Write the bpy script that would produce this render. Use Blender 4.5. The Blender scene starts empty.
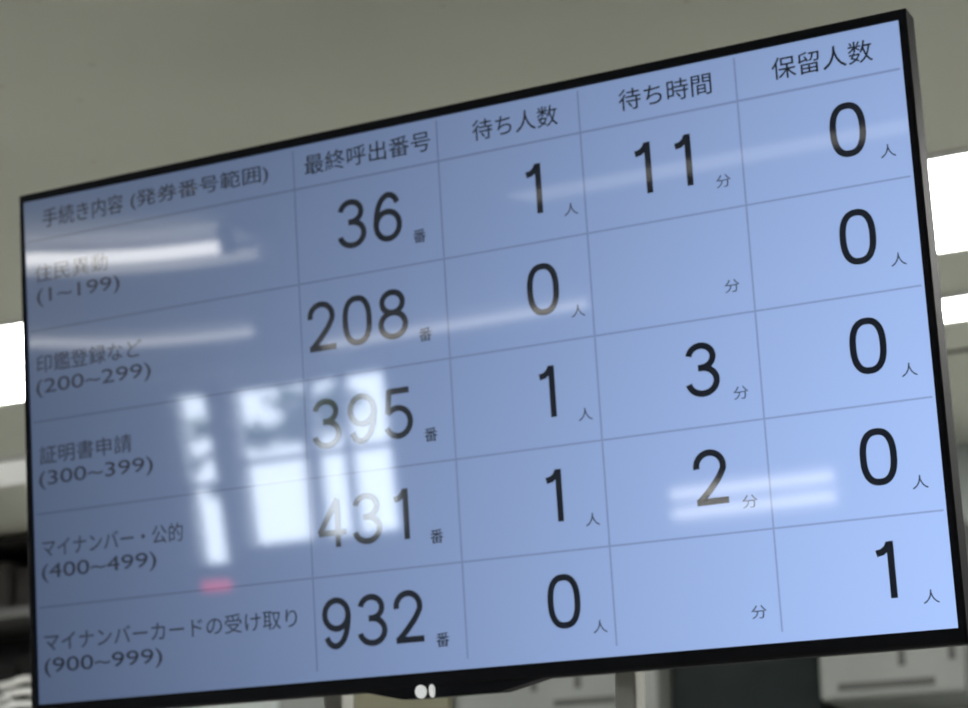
import bpy, bmesh, math, random
from mathutils import Matrix, Vector

SC = bpy.context.scene
COL = SC.collection
random.seed(7)

# ------------------------------------------------------------------ materials
def principled(name, color, rough=0.6, spec=0.5, metal=0.0, coat=0.0, coat_rough=0.05):
    m = bpy.data.materials.new(name); m.use_nodes = True
    b = m.node_tree.nodes['Principled BSDF']
    b.inputs['Base Color'].default_value = (*color, 1)
    b.inputs['Roughness'].default_value = rough
    b.inputs['Specular IOR Level'].default_value = spec
    b.inputs['Metallic'].default_value = metal
    b.inputs['Coat Weight'].default_value = coat
    b.inputs['Coat Roughness'].default_value = coat_rough
    return m

def noisy(name, c0, c1, scale, rough=0.8, detail=4, lo=0.35, hi=0.65, bump=0.0, spec=0.3):
    m = principled(name, c0, rough, spec)
    nt = m.node_tree; b = nt.nodes['Principled BSDF']
    tc = nt.nodes.new('ShaderNodeTexCoord'); n = nt.nodes.new('ShaderNodeTexNoise')
    n.inputs['Scale'].default_value = scale; n.inputs['Detail'].default_value = detail
    r = nt.nodes.new('ShaderNodeValToRGB')
    r.color_ramp.elements[0].position = lo; r.color_ramp.elements[0].color = (*c0, 1)
    r.color_ramp.elements[1].position = hi; r.color_ramp.elements[1].color = (*c1, 1)
    nt.links.new(tc.outputs['Object'], n.inputs['Vector'])
    nt.links.new(n.outputs['Fac'], r.inputs['Fac'])
    nt.links.new(r.outputs['Color'], b.inputs['Base Color'])
    if bump:
        bp = nt.nodes.new('ShaderNodeBump'); bp.inputs['Strength'].default_value = bump
        bp.inputs['Distance'].default_value = 0.004
        nt.links.new(n.outputs['Fac'], bp.inputs['Height'])
        nt.links.new(bp.outputs['Normal'], b.inputs['Normal'])
    return m

def emitter(name, color, strength, base=(0.8, 0.8, 0.8)):
    m = principled(name, base, 0.4)
    b = m.node_tree.nodes['Principled BSDF']
    b.inputs['Emission Color'].default_value = (*color, 1)
    b.inputs['Emission Strength'].default_value = strength
    return m

def lcd(name, color, strength, power):
    """backlit LCD: base is the dark panel, gloss of the front film, and the
    backlight leaves the panel with the usual falloff away from its normal"""
    m = principled(name, (0.014, 0.015, 0.018), 0.30, 0.15, 0, 0.9, 0.035)
    nt = m.node_tree; b = nt.nodes['Principled BSDF']
    b.inputs['Emission Color'].default_value = (*color, 1)
    lw = nt.nodes.new('ShaderNodeLayerWeight'); lw.inputs['Blend'].default_value = 0.5
    s = nt.nodes.new('ShaderNodeMath'); s.operation = 'SUBTRACT'; s.inputs[0].default_value = 1
    p = nt.nodes.new('ShaderNodeMath'); p.operation = 'POWER'; p.inputs[1].default_value = power
    k = nt.nodes.new('ShaderNodeMath'); k.operation = 'MULTIPLY'; k.inputs[1].default_value = strength
    nt.links.new(lw.outputs['Facing'], s.inputs[1]); nt.links.new(s.outputs[0], p.inputs[0])
    nt.links.new(p.outputs[0], k.inputs[0]); nt.links.new(k.outputs[0], b.inputs['Emission Strength'])
    return m

M = {}
M['lcd'] = lcd('lcd_backlight', (0.405, 0.575, 1.0), 1.245, 7.7)
M['ink'] = lcd('lcd_black_ink', (0.2, 0.35, 0.8), 0.02, 2)
M['ink_grey'] = lcd('lcd_grey_ink', (0.3, 0.42, 0.8), 0.13, 5)
M['ink_label'] = lcd('lcd_label_ink', (0.3, 0.4, 0.75), 0.045, 1)
M['line'] = lcd('lcd_line_ink', (0.37, 0.51, 0.92), 0.93, 7.7)
M['bezel'] = principled('black_satin_plastic', (0.010, 0.011, 0.015), 0.65, 0.12)
M['back'] = principled('black_matt_plastic', (0.02, 0.02, 0.022), 0.6, 0.3)
M['emblem_emit'] = emitter('emissive_emblem', (0.95, 1.0, 1.0), 0.45)
M['emblem'] = emitter('emissive_emblem', (0.95, 1.0, 1.0), 0.4)
M['steel'] = noisy('light_grey_powder_coat', (0.50, 0.50, 0.46), (0.55, 0.55, 0.51), 60, 0.45, bump=0.05)
M['darksteel'] = principled('dark_steel', (0.06, 0.06, 0.065), 0.4, 0.5, 0.6)
# ceiling: khaki-white plaster board with a few brown specks of dirt
def ceiling_mat():
    m = noisy('plaster_ceiling', (0.655, 0.67, 0.60), (0.705, 0.72, 0.645), 1.6, 0.9, bump=0.0)
    nt = m.node_tree; b = nt.nodes['Principled BSDF']
    src = b.inputs['Base Color'].links[0].from_socket
    tc = nt.nodes.new('ShaderNodeTexCoord')
    v = nt.nodes.new('ShaderNodeTexVoronoi'); v.inputs['Scale'].default_value = 16
    r = nt.nodes.new('ShaderNodeValToRGB')
    r.color_ramp.elements[0].position = 0.05; r.color_ramp.elements[0].color = (0.22, 0.22, 0.22, 1)
    r.color_ramp.elements[1].position = 0.13; r.color_ramp.elements[1].color = (0, 0, 0, 1)
    mx = nt.nodes.new('ShaderNodeMixRGB'); mx.blend_type = 'MIX'
    mx.inputs['Color2'].default_value = (0.28, 0.24, 0.18, 1)
    n2 = nt.nodes.new('ShaderNodeTexNoise'); n2.inputs['Scale'].default_value = 3
    g = nt.nodes.new('ShaderNodeMath'); g.operation = 'GREATER_THAN'; g.inputs[1].default_value = 0.52
    mu = nt.nodes.new('ShaderNodeMath'); mu.operation = 'MULTIPLY'
    nt.links.new(tc.outputs['Object'], v.inputs['Vector']); nt.links.new(tc.outputs['Object'], n2.inputs['Vector'])
    nt.links.new(n2.outputs['Fac'], g.inputs[0])
    nt.links.new(v.outputs['Distance'], r.inputs['Fac'])
    nt.links.new(r.outputs['Color'], mu.inputs[0]); nt.links.new(g.outputs[0], mu.inputs[1])
    nt.links.new(mu.outputs[0], mx.inputs['Fac']); nt.links.new(src, mx.inputs['Color1'])
    nt.links.new(mx.outputs['Color'], b.inputs['Base Color'])
    return m
M['ceiling'] = ceiling_mat()
M['wall'] = noisy('grey_wall_paint', (0.48, 0.52, 0.51), (0.53, 0.57, 0.56), 4, 0.85)
M['wall_light'] = noisy('cream_wall_paint', (0.30, 0.295, 0.27), (0.34, 0.335, 0.31), 3, 0.85)
M['floor'] = noisy('beige_vinyl_floor', (0.44, 0.43, 0.40), (0.50, 0.49, 0.46), 9, 0.5)
M['joint'] = principled('dark_joint', (0.16, 0.155, 0.14), 0.8)
M['pillar'] = noisy('dark_grey_panel', (0.012, 0.016, 0.016), (0.018, 0.022, 0.021), 5, 0.8, spec=0.04)
M['lamp'] = emitter('opal_lamp_diffuser', (1.0, 0.985, 0.95), 17.5)
M['lamp_soft'] = emitter('dim_lamp_diffuser', (0.97, 1.0, 0.94), 0.30)
M['lamp_mid'] = emitter('hazy_lamp_diffuser', (1.0, 0.98, 0.92), 2.2)
M['tube'] = emitter('fluorescent_tube', (1.0, 0.98, 0.93), 16.0)
M['tube_soft'] = emitter('old_fluorescent_tube', (1.0, 0.98, 0.93), 6.0)
M['tube_haze'] = emitter('added_haze_tube', (1.0, 0.97, 0.88), 3.2)  # weak second tube, added to give the haze under the mirrored bright streak
M['tube_wall'] = emitter('wall_lamp_tube', (1.0, 0.98, 0.93), 10.0)
M['white'] = noisy('white_enamel', (0.72, 0.72, 0.70), (0.78, 0.78, 0.76), 8, 0.35)
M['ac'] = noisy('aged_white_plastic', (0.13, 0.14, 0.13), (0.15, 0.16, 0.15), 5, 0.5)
M['slot'] = principled('dark_louvre', (0.03, 0.032, 0.03), 0.6)
M['khaki'] = noisy('khaki_laminate', (0.10, 0.098, 0.062), (0.12, 0.116, 0.075), 6, 0.55)
M['shelf'] = noisy('grey_shelf_board', (0.13, 0.13, 0.13), (0.16, 0.16, 0.16), 12, 0.6)
M['darkwood'] = noisy('dark_brown_board', (0.008, 0.008, 0.008), (0.014, 0.013, 0.012), 8, 0.6)
M['brownbox'] = noisy('dark_brown_card', (0.035, 0.032, 0.03), (0.05, 0.046, 0.043), 10, 0.8)
M['blackbox'] = principled('black_card', (0.004, 0.004, 0.004), 0.9)
M['whitebox'] = principled('white_card', (0.85, 0.86, 0.83), 0.6)
M['frame'] = principled('aluminium_frame', (0.45, 0.46, 0.47), 0.4, 0.5, 0.3)
M['red'] = emitter('red_lamp', (1.0, 0.05, 0.12), 9.0, (0.4, 0.02, 0.03))
M['bark'] = noisy('bark', (0.05, 0.04, 0.03), (0.09, 0.075, 0.06), 20, 0.9)
M['leaf'] = noisy('leaf_green', (0.05, 0.09, 0.03), (0.09, 0.14, 0.05), 3, 0.6)
M['ground'] = noisy('asphalt', (0.10, 0.10, 0.10), (0.14, 0.14, 0.135), 12, 0.9)
def glass_mat():
    m = bpy.data.materials.new('window_glass'); m.use_nodes = True
    nt = m.node_tree; nt.nodes.clear()
    o = nt.nodes.new('ShaderNodeOutputMaterial'); mx = nt.nodes.new('ShaderNodeMixShader')
    t = nt.nodes.new('ShaderNodeBsdfTransparent'); g = nt.nodes.new('ShaderNodeBsdfGlossy')
    t.inputs['Color'].default_value = (0.94, 0.97, 0.97, 1); g.inputs['Roughness'].default_value = 0.02
    mx.inputs[0].default_value = 0.07
    nt.links.new(t.outputs[0], mx.inputs[1]); nt.links.new(g.outputs[0], mx.inputs[2])
    nt.links.new(mx.outputs[0], o.inputs[0])
    return m
M['glass'] = glass_mat()

# ------------------------------------------------------------------ helpers
def box(bm, c, s, bev=0.0, seg=2):
    r = bmesh.ops.create_cube(bm, size=1.0)
    vs = r['verts']
    bmesh.ops.scale(bm, vec=s, verts=vs)
    if bev:
        es = {e for v in vs for e in v.link_edges}
        rr = bmesh.ops.bevel(bm, geom=list(es), offset=bev, segments=seg, affect='EDGES', profile=0.5)
        vs = list({v for f in rr['faces'] for v in f.verts} | {v for v in vs if v.is_valid})
        grown = set(vs)
        stack = list(vs)
        while stack:
            v = stack.pop()
            for e in v.link_edges:
                w = e.other_vert(v)
                if w not in grown: grown.add(w); stack.append(w)
        vs = list(grown)
    bmesh.ops.translate(bm, vec=c, verts=vs)
    return vs

def bx(bm, x0, x1, y0, y1, z0, z1, bev=0.0):
    return box(bm, ((x0+x1)/2, (y0+y1)/2, (z0+z1)/2), (abs(x1-x0), abs(y1-y0), abs(z1-z0)), bev)

def tube(bm, pts, r, n=10):
    """round tube along points (r a number or a list)"""
    pts = [Vector(p) for p in pts]; rings = []
    up = Vector((0.13, 0.31, 0.94)).normalized()
    for i, p in enumerate(pts):
        d = (pts[min(i+1, len(pts)-1)] - pts[max(i-1, 0)]).normalized()
        a = d.cross(up)
        if a.length < 1e-3: a = d.cross(Vector((1, 0, 0)))
        a.normalize(); b = d.cross(a)
        rr = r[i] if isinstance(r, (list, tuple)) else r
        rings.append([bm.verts.new(p + (a*math.cos(t) + b*math.sin(t))*rr)
                      for t in [2*math.pi*k/n for k in range(n)]])
    for u, v in zip(rings, rings[1:]):
        for k in range(n):
            bm.faces.new((u[k], u[(k+1) % n], v[(k+1) % n], v[k]))
    bm.faces.new(rings[0][::-1]); bm.faces.new(rings[-1])

def obj(name, bm, mat, parent=None, smooth=False, label=None):
    bmesh.ops.recalc_face_normals(bm, faces=bm.faces)
    me = bpy.data.meshes.new(name); bm.to_mesh(me); bm.free()
    me.materials.append(M[mat] if isinstance(mat, str) else mat)
    if smooth:
        for p in me.polygons: p.use_smooth = True
    o = bpy.data.objects.new(name, me); COL.objects.link(o)
    if parent: o.parent = parent
    if label: o['label'] = label
    return o

def tag(o, label, cat, group=None, kind=None):
    o['label'] = label; o['category'] = cat
    if group: o['group'] = group
    if kind: o['kind'] = kind
    return o

def thing(name, label, cat, loc=(0, 0, 0), group=None):
    o = bpy.data.objects.new(name, None); COL.objects.link(o)
    o.location = loc; o.empty_display_size = 0.1
    return tag(o, label, cat, group)

def struct(name, bm, mat, parent=None):
    o = obj(name, bm, mat, parent)
    if not parent: o['kind'] = 'structure'
    return o

def B(): return bmesh.new()

# ------------------------------------------------------------------ room
XL, XR, YF, YB, CE = -5.0, 4.6, -5.2, 2.75, 2.85      # YB: wall behind the display, YF: wall behind the camera
b = B(); bx(b, XL-.1, XR+.1, YF-.15, YB+.1, -.1, 0)
tag(struct('floor', b, 'floor'), 'beige vinyl floor of the waiting room', 'floor', kind='structure')

# fixtures set flush into the ceiling: (x0, x1, y0, y1)
panels = [(-1.27*2-.62, -1.27*2+.62, .935, 1.375), (-1.27-.62, -1.27+.62, .935, 1.375),
          (-.62, .62, .935, 1.375), (1.27-.62, 1.27+.62, .935, 1.375)]
b = B(); bx(b, XL-.1, XR+.1, YF-.15, YB+.1, CE, CE+.12)
tag(struct('ceiling', b, 'ceiling'), 'khaki white plaster ceiling above the display', 'ceiling', kind='structure')
b = B(); bx(b, XL, XR, YB, YB+.1, 0, CE)
tag(struct('wall_back', b, 'wall'), 'grey wall behind the display', 'wall', kind='structure')
b = B(); bx(b, XL-.1, XL, YF, YB, 0, CE)
tag(struct('wall_left', b, 'wall_light'), 'cream wall on the left of the room', 'wall', kind='structure')
b = B(); bx(b, XR, XR+.1, YF, YB, 0, CE)
tag(struct('wall_right', b, 'wall_light'), 'cream wall on the right of the room', 'wall', kind='structure')
# wall behind the camera with two window openings (seen mirrored in the screen)
W1 = (-3.52, -2.74, 2.12, 2.83); W2 = (-3.81, -3.61, 2.06, 2.83)
b = B()
bx(b, XL, W2[0], YF-.15, YF, 0, CE); bx(b, W1[1], XR, YF-.15, YF, 0, CE)
bx(b, W2[0], W1[1], YF-.15, YF, 0, 2.06); bx(b, W2[0], W1[1], YF-.15, YF, 2.83, CE)
bx(b, W2[1], W1[0], YF-.15, YF, 2.06, 2.83); bx(b, W1[0], W1[1], YF-.15, YF, 2.06, 2.12)
tag(struct('wall_front', b, 'wall_light'), 'cream wall opposite the display, with high windows', 'wall', kind='structure')
def window(name, w, mull, trans, label):
    x0, x1, z0, z1 = w; t = .022
    b = B()
    bx(b, x0, x0+t, YF-.10, YF-.04, z0, z1); bx(b, x1-t, x1, YF-.10, YF-.04, z0, z1)
    bx(b, x0+t, x1-t, YF-.10, YF-.04, z0, z0+t); bx(b, x0+t, x1-t, YF-.10, YF-.04, z1-t, z1)
    for m in mull: bx(b, m-.014, m+.014, YF-.095, YF-.045, z0+t, z1-t)
    for zt in trans: bx(b, x0+t, x1-t, YF-.09, YF-.05, zt-.012, zt+.012)
    o = struct(name, b, 'frame'); tag(o, label, 'window', kind='structure')
    g = B(); bx(g, x0+t, x1-t, YF-.073, YF-.067, z0+t, z1-t)
    obj('window_pane', g, 'glass', o)
window('window_1', W1, [-3.13, -2.97], [2.50], 'wide high window in the wall opposite the display')
window('window_2', W2, [], [2.42], 'narrow high window beside the wide one')
b = B(); bx(b, -.6, 3.4, 1.985, 1.999, CE-.004, CE)
tag(struct('trim_1', b, 'joint'), 'thin dark joint across the ceiling behind the display', 'trim', kind='structure')
b = B(); bx(b, -.635, -.258, YB-.22, YB, 0, CE, .004)
tag(struct('trim_2', b, 'pillar'), 'dark grey boxed pillar between the two air conditioners', 'pillar', kind='structure')

# ------------------------------------------------------------------ ceiling lamps
def panel_lamp(x0, x1, y0, y1, mat, label, group=None, rim=.012):
    t = thing('ceiling_light', label, 'ceiling light', ((x0+x1)/2, (y0+y1)/2, CE), group)
    hx, hy = (x1-x0)/2, (y1-y0)/2
    b = B()
    for s in (-1, 1):
        bx(b, -hx, hx, s*hy, s*(hy-rim), -.010, 0); bx(b, s*hx, s*(hx-rim), -hy+rim, hy-rim, -.010, 0)
    obj('lamp_frame', b, 'white', t)
    b = B(); bx(b, -hx+rim, hx-rim, -hy+rim, hy-rim, -.007, 0)
    obj('diffuser', b, mat, t)
    return t
where = ['ceiling panel light at the far left of the row behind the display', 'glowing white ceiling panel light left of the display',
         'ceiling panel light hidden straight behind the display', 'glowing white ceiling panel light right of the display']
for p, wl in zip(panels, where):
    panel_lamp(*p, 'lamp', wl, 'panel lights in the row behind the display', rim=.006)
panel_lamp(-3.35, -1.95, 1.775, 1.995, 'lamp_soft', 'narrow dim ceiling light above the shelving at far left')
panel_lamp(.05, 1.30, 1.62, 1.78, 'lamp', 'narrow white ceiling light farthest back on the right')
panel_lamp(-.74, .50, -2.17, -1.97, 'lamp_mid', 'hazy ceiling light over the front of the display')

def batten(x0, x1, y, mat, label, ntube=1, second=None, group='tube lights over the waiting area'):
    t = thing('tube_light', label, 'ceiling light', ((x0+x1)/2, y, CE), group)
    h = (x1-x0)/2
    if second: ntube = 2
    b = B()
    prof = [(-.11, 0), (-.11, -.006), (-.03, -.036), (.03, -.036), (.11, -.006), (.11, 0)]
    ends = []
    for s in (-1, 1): ends.append([b.verts.new((s*h, py, pz)) for py, pz in prof])
    n = len(prof)
    for k in range(n): b.faces.new((ends[0][k], ends[0][(k+1) % n], ends[1][(k+1) % n], ends[1][k]))
    b.faces.new(ends[0][::-1]); b.faces.new(ends[1])
    obj('reflector', b, 'white', t)
    for k in range(ntube):
        yy = (-.055, .095)[k] if second else 0.0
        b = B(); tube(b, [(-h+.03, yy, -.064), (h-.03, yy, -.064)], .014, 12)
        obj('lamp_tube', b, mat if k == ntube-1 or not second else second, t, True)
        for s in (-1, 1):
            b = B(); bx(b, s*(h-.032), s*(h-.008), yy-.014, yy+.014, -.082, -.02, .003)
            obj('lamp_holder', b, 'white', t)
    return t
batten(-2.55, -1.26, -1.785, 'tube', 'bright tube light on the ceiling front left of the display', second='tube_haze')
batten(-3.35, -2.10, -3.20, 'tube_soft', 'tube light on the ceiling in the middle of the room')
batten(-2.30, -1.25, -3.88, 'tube_soft', 'tube light on the ceiling near the windows')
batten(.6, 1.85, -3.62, 'tube', 'tube light on the ceiling behind the viewer')
batten(2.2, 3.45, -2.0, 'tube', 'tube light on the ceiling at the right side')

# lamp on the wall opposite the display: two bright bars
t = thing('wall_light', 'white wall lamp with two bright tubes opposite the display', 'wall light', (-1.20, YF, 2.05))
b = B(); bx(b, -.36, .36, 0, .03, -.03, .15, .004); obj('lamp_body', b, 'white', t)
for z in (.02, .10):
    b = B(); tube(b, [(-.33, .05, z), (.33, .05, z)], .014, 12); obj('lamp_tube', b, 'tube_wall', t, True)
    for s in (-1, 1):
        b = B(); bx(b, s*.325, s*.345, .028, .066, z-.015, z+.015, .002); obj('lamp_holder', b, 'white', t)

t = thing('warning_light', 'small red lamp on the wall under the narrow window', 'lamp', (-3.665, YF, 1.985))
b = B(); bx(b, -.095, .095, 0, .03, -.032, .032, .004); obj('lamp_housing', b, 'back', t)
b = B(); bx(b, -.08, .08, .028, .040, -.022, .022, .005); obj('lamp_lens', b, 'red', t)

# ------------------------------------------------------------------ display
A = math.radians(7); H0 = 2.257
disp = thing('wall_display', 'large black-framed screen listing queue numbers in a five-row table', 'display screen', (0, 0, H0))
disp.rotation_euler = (math.radians(90) + A, 0, 0)     # local x right, y up the screen, z out of the screen
def P3(x, y, z): return (x, y, z)
IX, IY = .605, .3403
OX, OT, OB, DEP = .614, .352, -.358, .036
def bow(x, y):
    s = max(0.0, (-.2 - x)/.4)
    return s*s*(.0095*y + .009*y*y)
def warp(bm):
    for v in bm.verts: v.co.z += bow(v.co.x, v.co.y)

# frame: ring with a small chamfer, then back shell
def ring(bm, inner, outer, z0, z1):
    (ix0, ix1, iy0, iy1), (ox0, ox1, oy0, oy1) = inner, outer
    def rect(r, z): return [bm.verts.new(p) for p in ((r[0], r[2], z), (r[1], r[2], z), (r[1], r[3], z), (r[0], r[3], z))]
    c = .0025
    o0 = rect(outer, z0); o1 = rect(outer, z1-c)
    o2 = rect((ox0+c, ox1-c, oy0+c, oy1-c), z1)
    i1 = rect(inner, z1); i0 = rect(inner, z1-.006)
    for u, v in ((o0, o1), (o1, o2), (o2, i1), (i1, i0)):
        for k in range(4): bm.faces.new((u[k], u[(k+1) % 4], v[(k+1) % 4], v[k]))
    for k in range(4): bm.faces.new((o0[(k+1) % 4], o0[k], i0[k], i0[(k+1) % 4]))
b = B(); ring(b, (-IX, IX, -IY, IY), (-OX, OX, OB, OT), -DEP, .004)
obj('bezel', b, 'bezel', disp)
b = B(); bx(b, -OX+.004, OX-.004, OB+.004, OT-.004, -DEP-.002, -.006)
bx(b, -.42, .42, -.26, .22, -DEP-.04, -DEP-.002, .01)
obj('back_shell', b, 'back', disp)
# chin under the middle of the lower edge, with sloping ends
b = B()
cp = [(-.118, OB), (-.065, -.3705), (.062, -.3705), (.118, OB)]
f0 = [b.verts.new((x, y, .002)) for x, y in cp]; f1 = [b.verts.new((x, y, -.03)) for x, y in cp]
b.faces.new(f0[::-1]); b.faces.new(f1)
for k in range(4): b.faces.new((f0[k], f0[(k+1) % 4], f1[(k+1) % 4], f1[k]))
obj('chin', b, 'bezel', disp)
# emblem on the lower edge, its brightness put in as emission: a rounded blob and a narrow bar
b = B()
for cx, rx in ((-.0395, .0065), (-.0245, .0030)):
    cy, ry = -.3625, .0075
    n = 20
    fr = [b.verts.new((cx+rx*math.cos(2*math.pi*k/n), cy+ry*math.sin(2*math.pi*k/n), .0060)) for k in range(n)]
    bk = [b.verts.new((cx+rx*1.1*math.cos(2*math.pi*k/n), cy+ry*1.1*math.sin(2*math.pi*k/n), .0015)) for k in range(n)]
    b.faces.new(fr)
    for k in range(n): b.faces.new((bk[k], bk[(k+1) % n], fr[(k+1) % n], fr[k]))
obj('emblem', b, 'emblem_emit', disp, label='small bright emblem on lower edge')

# screen panel (very slightly warped towards the left, as such panels are)
b = B(); nx, ny = 72, 16
g = [[b.verts.new((-IX+2*IX*i/nx, -IY+2*IY*j/ny, 0)) for i in range(nx+1)] for j in range(ny+1)]
for j in range(ny):
    for i in range(nx): b.faces.new((g[j][i], g[j][i+1], g[j+1][i+1], g[j+1][i]))
warp(b)
screen = obj('screen', b, 'lcd', disp, True, label='lit pale blue screen')

# table lines
ROWL = [.284 - .1243*i for i in range(5)]
COLL = [-.182, .0235, .2135, .4105]
b = B(); LW = .0011; zL = .00025
def strip(bm, x0, x1, y0, y1, z, n, horiz):
    if horiz:
        lo = [bm.verts.new((x0+(x1-x0)*i/n, y0, z)) for i in range(n+1)]
        hi = [bm.verts.new((x0+(x1-x0)*i/n, y1, z)) for i in range(n+1)]
        for i in range(n): bm.faces.new((lo[i], lo[i+1], hi[i+1], hi[i]))
    else:
        lo = [bm.verts.new((x0, y0+(y1-y0)*i/n, z)) for i in range(n+1)]
        hi = [bm.verts.new((x1, y0+(y1-y0)*i/n, z)) for i in range(n+1)]
        for i in range(n): bm.faces.new((hi[i], hi[i+1], lo[i+1], lo[i])[::-1])
for k, y in enumerate(ROWL): strip(b, -IX+.004, IX-.004, y-LW*(1.25 if k == 0 else 1), y+LW*(1.25 if k == 0 else 1), zL, 72, True)
for x in COLL: strip(b, x-LW, x+LW, -IY+.012, IY-.004, zL+.00005, 16, False)
warp(b)
obj('table_lines', b, 'line', screen, True)

# --- Japanese lettering with Blender's own built-in font
def lettering(name, text, x, y, size, mat, width=None, label=None, bold=0.0, sx=1.0, hfit=None):
    cu = bpy.data.curves.new(name, 'FONT'); cu.body = text; cu.size = 1.0
    cu.resolution_u = 4; cu.offset = bold
    o = bpy.data.objects.new(name, cu); COL.objects.link(o)
    bpy.context.view_layer.update()
    me = bpy.data.meshes.new_from_object(o.evaluated_get(bpy.context.evaluated_depsgraph_get()))
    bpy.data.objects.remove(o); bpy.data.curves.remove(cu)
    xs = [v.co.x for v in me.vertices]; ys = [v.co.y for v in me.vertices]
    x0, x1, y0, y1 = min(xs), max(xs), min(ys), max(ys)
    if width: kx = width/(x1-x0)
    else: kx = size*sx
    ky = hfit/(y1-y0) if hfit else size
    bm = B(); bm.from_mesh(me); bpy.data.meshes.remove(me)
    for v in bm.verts:
        v.co = Vector((x + (v.co.x-x0)*kx, y + (v.co.y-y0)*ky, .0005))
    warp(bm)
    return obj(name, bm, mat, screen, label=label)

# --- digits as drawn strokes
def cat(pts, closed=False, n=10):
    out = []; m = len(pts)
    rng = range(m if closed else m-1)
    for i in rng:
        if closed: p = [pts[(i+k) % m] for k in (-1, 0, 1, 2)]
        else: p = [pts[max(i-1, 0)], pts[i], pts[i+1], pts[min(i+2, m-1)]]
        for k in range(n):
            t = k/n
            out.append(tuple(.5*(2*p[1][d] + (p[2][d]-p[0][d])*t + (2*p[0][d]-5*p[1][d]+4*p[2][d]-p[3][d])*t*t
                                 + (-p[0][d]+3*p[1][d]-3*p[2][d]+p[3][d])*t**3) for d in (0, 1)))
    if not closed: out.append(tuple(pts[-1]))
    return out
def ell(cx, cy, rx, ry, a0, a1, n=36, e=2.0):
    r = []
    for k in range(n+1):
        t = math.radians(a0+(a1-a0)*k/n); c, s = math.cos(t), math.sin(t)
        r.append((cx+rx*math.copysign(abs(c)**(2/e), c), cy+ry*math.copysign(abs(s)**(2/e), s)))
    return r
DIG = {
 '0': [(ell(.5, .5, .5, .5, 0, 360, 56, 2.45), True)],
 '1': [([(.60, 1.055), (.60, -.055)], False), ([(.14, .83), (.34, .855), (.50, .93), (.57, 1.02)], False)],
 '2': [(ell(.47, .72, .47, .28, 188, -18, 30) + cat([(.90, .62), (.72, .44), (.36, .19), (.03, 0)], n=6), False), ([(-.06, 0), (1.06, 0)], False)],
 '3': [(ell(.46, .77, .43, .23, 172, -90, 30) + [(.34, .535)], False), ([(.34, .535)] + ell(.47, .2675, .50, .2675, 90, -170, 30), False)],
 '4': [([(.73, -.055), (.73, 1.0)], False), ([(.76, 1.02), (-.02, .27)], False), ([(-.06, .27), (1.08, .27)], False)],
 '5': [([(.98, 1), (.13, 1)], False), ([(.17, 1.04), (.08, .50)], False), ([(.06, .50), (.12, .545)] + ell(.48, .31, .50, .31, 128, -160, 34), False)],
 '6': [(cat([(.93, .80), (.80, .94), (.55, 1.0), (.28, .90), (.10, .68), (.02, .40), (.02, .30)], n=8), False), (ell(.5, .31, .48, .31, 0, 360, 44), True)],
 '8': [(ell(.5, .77, .42, .23, 0, 360, 44), True), (ell(.5, .27, .50, .27, 0, 360, 44), True)],
}
DIG['9'] = [([(1-x, 1-y) for x, y in p], c) for p, c in DIG['6']]
def stroke(bm, pts, closed, w, z):
    P = [Vector((p[0], p[1])) for p in pts]
    if closed: P = P[:-1] if (P[0]-P[-1]).length < 1e-6 else P
    Q = [P[0]]
    for p in P[1:]:
        if (p-Q[-1]).length > 1e-5: Q.append(p)
    P = Q; n = len(P); L = []; R = []
    for i, p in enumerate(P):
        a = P[(i-1) % n] if (closed or i > 0) else p
        c = P[(i+1) % n] if (closed or i < n-1) else p
        d = (c-a).normalized(); nn = Vector((-d.y, d.x))*w/2
        L.append(bm.verts.new((p.x+nn.x, p.y+nn.y, z))); R.append(bm.verts.new((p.x-nn.x, p.y-nn.y, z)))
    for i in range(n if closed else n-1):
        j = (i+1) % n
        bm.faces.new((R[i], R[j], L[j], L[i]))
DW, DH, DS, PITCH = .0415, .0635, .0076, .0500
def number(text, xr, y, label):
    """text right-aligned on cell edge xr, baseline y"""
    bm = B(); zz = .0005
    for k, ch in enumerate(reversed(text)):
        x0 = xr - DW - k*PITCH
        for pts, cl in DIG[ch]:
            zz += .00002
            stroke(bm, [(x0+DS/2+px*(DW-DS), y+DS/2+py*(DH-DS)) for px, py in pts], cl, DS, zz)
    for f in bm.faces:
        if f.normal.z < 0: f.normal_flip()
    warp(bm)
    me_o = obj('queue_number', bm, 'ink', screen, label=label)
    return me_o

CELL = [-.0305, .1725, .3635, .5565]
DATA = [('36', '1', '11', '0'), ('208', '0', '', '0'), ('395', '1', '3', '0'), ('431', '1', '2', '0'), ('932', '0', '', '1')]
UNIT = ['番', '人', '分', '人']
ords = ['first', 'second', 'third', 'fourth', 'fifth']
colname = ['last called', 'people waiting', 'waiting time', 'people on hold']
for r, row in enumerate(DATA):
    base = ROWL[r] - .0900
    for c, tx in enumerate(row):
        if tx:
            number(tx, CELL[c], base, f'black number {tx} in the {ords[r]} row, {colname[c]} column')
        lettering('unit_mark', UNIT[c], CELL[c]+.0135, base-.0085, .02, 'ink' if c == 0 else 'ink_grey',
                  width=.0178, hfit=.0172 if c == 0 else .0150, bold=.008 if c == 0 else 0,
                  label=f'small unit character in the {ords[r]} row, {colname[c]} column')
heads = [('手続き内容', -.574, .130), ('(発券番号範囲)', -.432, .212), ('最終呼出番号', -.166, .180),
         ('待ち人数', .072, .114), ('待ち時間', .265, .116), ('保留人数', .454, .118)]
for tx, x, wd in heads:
    lettering('column_heading', tx, x, .2995, .029, 'ink', width=wd, hfit=.0265, bold=.004,
              label=f'column heading reading {tx}')
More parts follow.
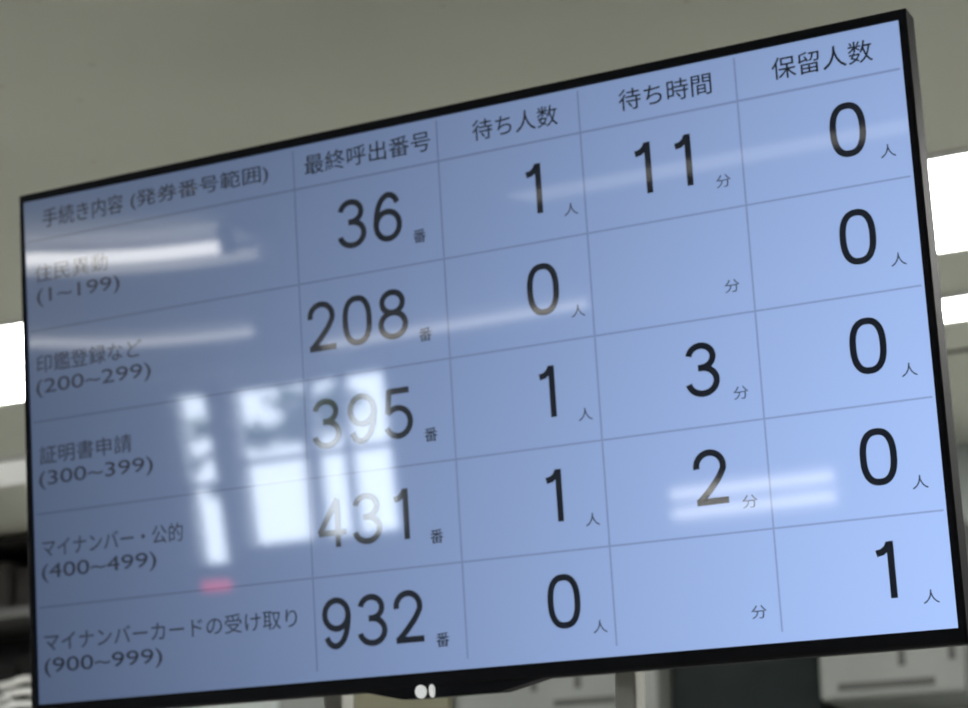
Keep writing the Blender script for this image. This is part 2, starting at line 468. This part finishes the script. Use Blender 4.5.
rows = [('住民異動', -.590, .118, '(1~199)', -.588, .134), ('印鑑登録など', -.592, .169, '(200~299)', -.594, .184),
        ('証明書申請', -.592, .148, '(300~399)', -.594, .182), ('マイナンバー・公的', -.592, .222, '(400~499)', -.594, .182),
        ('マイナンバーカードの受け取り', -.593, .386, '(900~999)', -.594, .186)]
for r, (t1, x1, w1, t2, x2, w2) in enumerate(rows):
    lettering('row_label', t1, x1, ROWL[r]-.0585, .0265, 'ink_label', width=w1, hfit=.0245, bold=.002, label=f'row label reading {t1}')
    lettering('row_label', t2, x2, ROWL[r]-.0925, .0265, 'ink_label', width=w2, hfit=.0250, label=f'number range reading {t2}')

# ------------------------------------------------------------------ twin-post stand that carries the display
st = thing('display_stand', 'light grey twin-post floor stand carrying the display', 'stand', (0, .12, 0))
for s in (-1, 1):
    b = B(); bx(b, s*.197-.0135, s*.197+.0135, -.016, .016, .03, 2.30, .003); obj('post', b, 'steel', st)
    b = B(); bx(b, s*.215-.03, s*.215+.03, -.34, .34, 0, .035, .008); obj('foot', b, 'steel', st)
b = B(); bx(b, -.20, .20, -.018, .018, .50, .54, .004); obj('crossbar', b, 'steel', st)
b = B(); bx(b, -.26, .26, -.045, -.0162, 2.17, 2.25, .004); obj('mounting_plate', b, 'darksteel', st)

# ------------------------------------------------------------------ along the back wall
def aircon(x0, x1, slot, ticks, label):
    z0, z1, yf = 2.192, 2.62, 2.45
    t = thing('air_conditioner', label, 'air conditioner', ((x0+x1)/2, YB, z0), 'wall air conditioners')
    cx = (x0+x1)/2
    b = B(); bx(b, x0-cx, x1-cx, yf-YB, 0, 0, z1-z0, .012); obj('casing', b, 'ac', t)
    b = B(); bx(b, slot[0]-cx, slot[1]-cx, yf-YB-.004, yf-YB+.01, slot[2]-z0, slot[3]-z0, .002); obj('air_slot', b, 'slot', t, label='dark air slot')
    for tx, tz in ticks:
        b = B(); bx(b, tx-cx-.0085, tx-cx+.0085, yf-YB-.003, yf-YB+.01, tz-z0, .26); obj('seam', b, 'slot', t, label='dark vertical seam')
aircon(-1.187, -.640, (-.915, -.715, 2.226, 2.244), [(-.968, 2.268), (-.850, 2.268)], 'pale air conditioner seen below the middle of the screen')
aircon(-.240, .103, (-.195, .032, 2.214, 2.232), [(-.042, 2.262), (.074, 2.268)], 'pale air conditioner below the right end of the screen')
t = thing('wall_cupboard', 'whitish wall cupboard with a khaki door below left of the screen centre', 'cupboard', (-1.45, YB, 2.05))
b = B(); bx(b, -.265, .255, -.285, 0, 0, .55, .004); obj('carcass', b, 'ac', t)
b = B(); bx(b, -.030, .250, -.302, -.2855, .005, .545, .003); obj('door', b, 'khaki', t, label='khaki door')
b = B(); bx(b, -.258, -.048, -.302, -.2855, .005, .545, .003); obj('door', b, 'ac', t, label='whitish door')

# shelving at the far left
sx0, sx1, syf = -3.20, -2.36, 2.45
t = thing('shelving_unit', 'tall dark shelving unit at the far left edge under the ceiling', 'shelving', ((sx0+sx1)/2, YB, 0))
cx = (sx0+sx1)/2; hw = (sx1-sx0)/2
for s in (-1, 1):
    b = B(); bx(b, s*(hw-.022), s*hw, syf-YB, 0, 0, 2.835, .002); obj('side_panel', b, 'darkwood', t)
b = B(); bx(b, -hw+.022, hw-.022, -.012, 0, .02, 2.83); obj('back_panel', b, 'darkwood', t)
SH = [.05, .55, 1.05, 1.52, 1.94, 2.30, 2.611]
for z in SH:
    b = B(); bx(b, -hw+.022, hw-.022, syf-YB+.002, -.012, z-.014, z+.014, .002); obj('shelf', b, 'shelf', t)
b = B(); bx(b, -hw+.022, hw-.022, syf-YB, -.012, 2.815, 2.835); obj('top_panel', b, 'darkwood', t)
def carton(x0, x1, y0, y1, z0, h, mat, label, cat='box'):
    t = thing('storage_box', label, cat, ((x0+x1)/2, (y0+y1)/2, z0))
    hx, hy = (x1-x0)/2, (y1-y0)/2
    b = B(); bx(b, -hx, hx, -hy, hy, 0, h*.78, .004); obj('box_body', b, mat, t)
    b = B(); bx(b, -hx-.003, hx+.003, -hy-.003, hy+.003, h*.78, h, .004); obj('box_lid', b, mat, t)
carton(-3.00, -2.66, 2.50, 2.72, 2.625, .150, 'brownbox', 'dark brown box on the top shelf at far left')
carton(-2.645, -2.43, 2.52, 2.72, 2.625, .13, 'brownbox', 'smaller dark brown box on the top shelf')
carton(-3.05, -2.70, 2.60, 2.72, 2.314, .17, 'blackbox', 'black box behind the white cable coil')
carton(-2.68, -2.42, 2.60, 2.72, 2.314, .2, 'blackbox', 'taller black box on the second shelf')
# white coil of cable and a low white tray on the second shelf
def coil(cx, cy, z, r, turns, label, rad):
    b = B(); pts = []
    for k in range(turns*20+1):
        a = 2*math.pi*k/20; rr = r*(1+.08*math.sin(k*.37))
        pts.append((cx+rr*math.cos(a), cy+.45*rr*math.sin(a), z+rad+.034*k/20+.004*math.sin(k*.9)))
    tube(b, pts, rad, 8)
    return tag(obj('cable_coil', b, 'whitebox', None, True), label, 'cable')
coil(-2.625, 2.523, 2.314, .062, 3, 'white coiled cable on the shelf at the lower left corner', .0085)
t = thing('tray', 'small white tray beside the white cable coil on the shelf', 'tray', (-2.78, 2.52, 2.314))
b = B()
bx(b, -.075, .075, -.05, .05, 0, .006)
for s in (-1, 1):
    bx(b, s*.069, s*.075, -.05, .05, .006, .07); bx(b, -.069, .069, s*.044, s*.05, .006, .07)
obj('tray_body', b, 'whitebox', t)
b = B(); tube(b, [(-.05, -.052, .05), (-.04, -.064, .06), (.04, -.064, .06), (.05, -.052, .05)], .005, 8); obj('tray_handle', b, 'whitebox', t, True)

# ------------------------------------------------------------------ outside the windows
b = B(); bx(b, -14, 6, -20, YF-.15, -.25, -.1)
tag(struct('ground', b, 'ground'), 'asphalt outside the windows', 'ground', kind='structure')
TREE = (-5.05, -8.6, -.1)
BR = [(-5.57, -8.6, 2.845), (-5.387, -8.6, 2.848), (-5.166, -8.6, 2.871), (-4.945, -8.6, 2.924), (-4.81, -8.6, 2.987),
      (-5.821, -8.6, 2.927), (-5.757, -8.6, 2.537), (-5.925, -8.6, 2.697), (-5.20, -8.6, 3.04), (-5.08, -8.6, 3.01)]
tr = thing('tree', 'slender dark green tree outside the high windows, mirrored in the screen', 'tree', TREE)
tx, ty, tz = TREE
def loc(p): return Vector((p[0]-tx, p[1]-ty, p[2]-tz))
fork = loc((TREE[0], -8.6, BR[2][2]-.12))
b = B(); tube(b, [(0, 0, 0), (.02, 0, .8), (-.015, .0, 1.6), tuple(fork), tuple(loc(BR[3]))], [.055, .045, .036, .030, .018], 10)
obj('trunk', b, 'bark', tr, True)
for pts in ([fork, loc(BR[2]), loc(BR[1]), loc(BR[0]), loc(BR[5])], [fork, loc(BR[3]), loc(BR[4])], [loc(BR[2]), loc(BR[8]), loc(BR[9])], [loc(BR[0]), loc(BR[6])], [loc(BR[0]), loc(BR[7])]):
    b = B(); tube(b, pts, [.026-.004*k for k in range(len(pts))], 8); obj('branch', b, 'bark', tr, True)
b = B()
for p, r, n in zip(BR, (.075, .085, .10, .125, .12, .06, .05, .05, .10, .10), (130, 150, 190, 240, 230, 90, 70, 70, 60, 70)):
    for k in range(n):
        q = Vector((random.gauss(0, .5), random.gauss(0, .5), random.gauss(0, .45)))
        c = loc(p) + q*r
        d = Vector((random.gauss(0, 1), random.gauss(0, 1), random.gauss(0, 1))).normalized()
        e = d.cross(Vector((random.gauss(0, 1), random.gauss(0, 1), random.gauss(0, 1)))).normalized()
        L, Wd = random.uniform(.03, .05), random.uniform(.014, .022)
        b.faces.new([b.verts.new(v) for v in (c-d*L, c+e*Wd, c+d*L, c-e*Wd)])
obj('foliage', b, 'leaf', tr)['kind'] = 'stuff'

# ------------------------------------------------------------------ sky, camera
w = bpy.data.worlds.new('World'); SC.world = w; w.use_nodes = True
bg = w.node_tree.nodes['Background']
bg.inputs['Color'].default_value = (0.86, 0.90, 1.0, 1)
bg.inputs['Strength'].default_value = 27.0

cam = bpy.data.cameras.new('camera'); co = bpy.data.objects.new('camera', cam); COL.objects.link(co)
Rm = Matrix(((0.9048624566783449, 0.12309642994993095, 0.4075183473509042),
             (0.425586677220402, -0.2390997000763514, -0.8727584508876979),
             (-0.009995973615721888, 0.9631607300436624, -0.2687405600448745)))
co.matrix_world = Matrix.Translation((1.05451378, -2.07723303, 1.55080387)) @ Rm.to_4x4()
cam.sensor_fit = 'HORIZONTAL'; cam.sensor_width = 36.0
cam.lens = 2000/968*36.0
cam.shift_x = (484-498.005)/968; cam.shift_y = (433.69-354)/968
cam.clip_start = .05; cam.clip_end = 200
cam.dof.use_dof = True; cam.dof.focus_distance = 1.95; cam.dof.aperture_fstop = 5.6
SC.camera = co

vs = SC.view_settings
vs.view_transform = 'Standard'; vs.look = 'None'; vs.gamma = 1.0; vs.use_curve_mapping = False
vs.exposure = 0.0
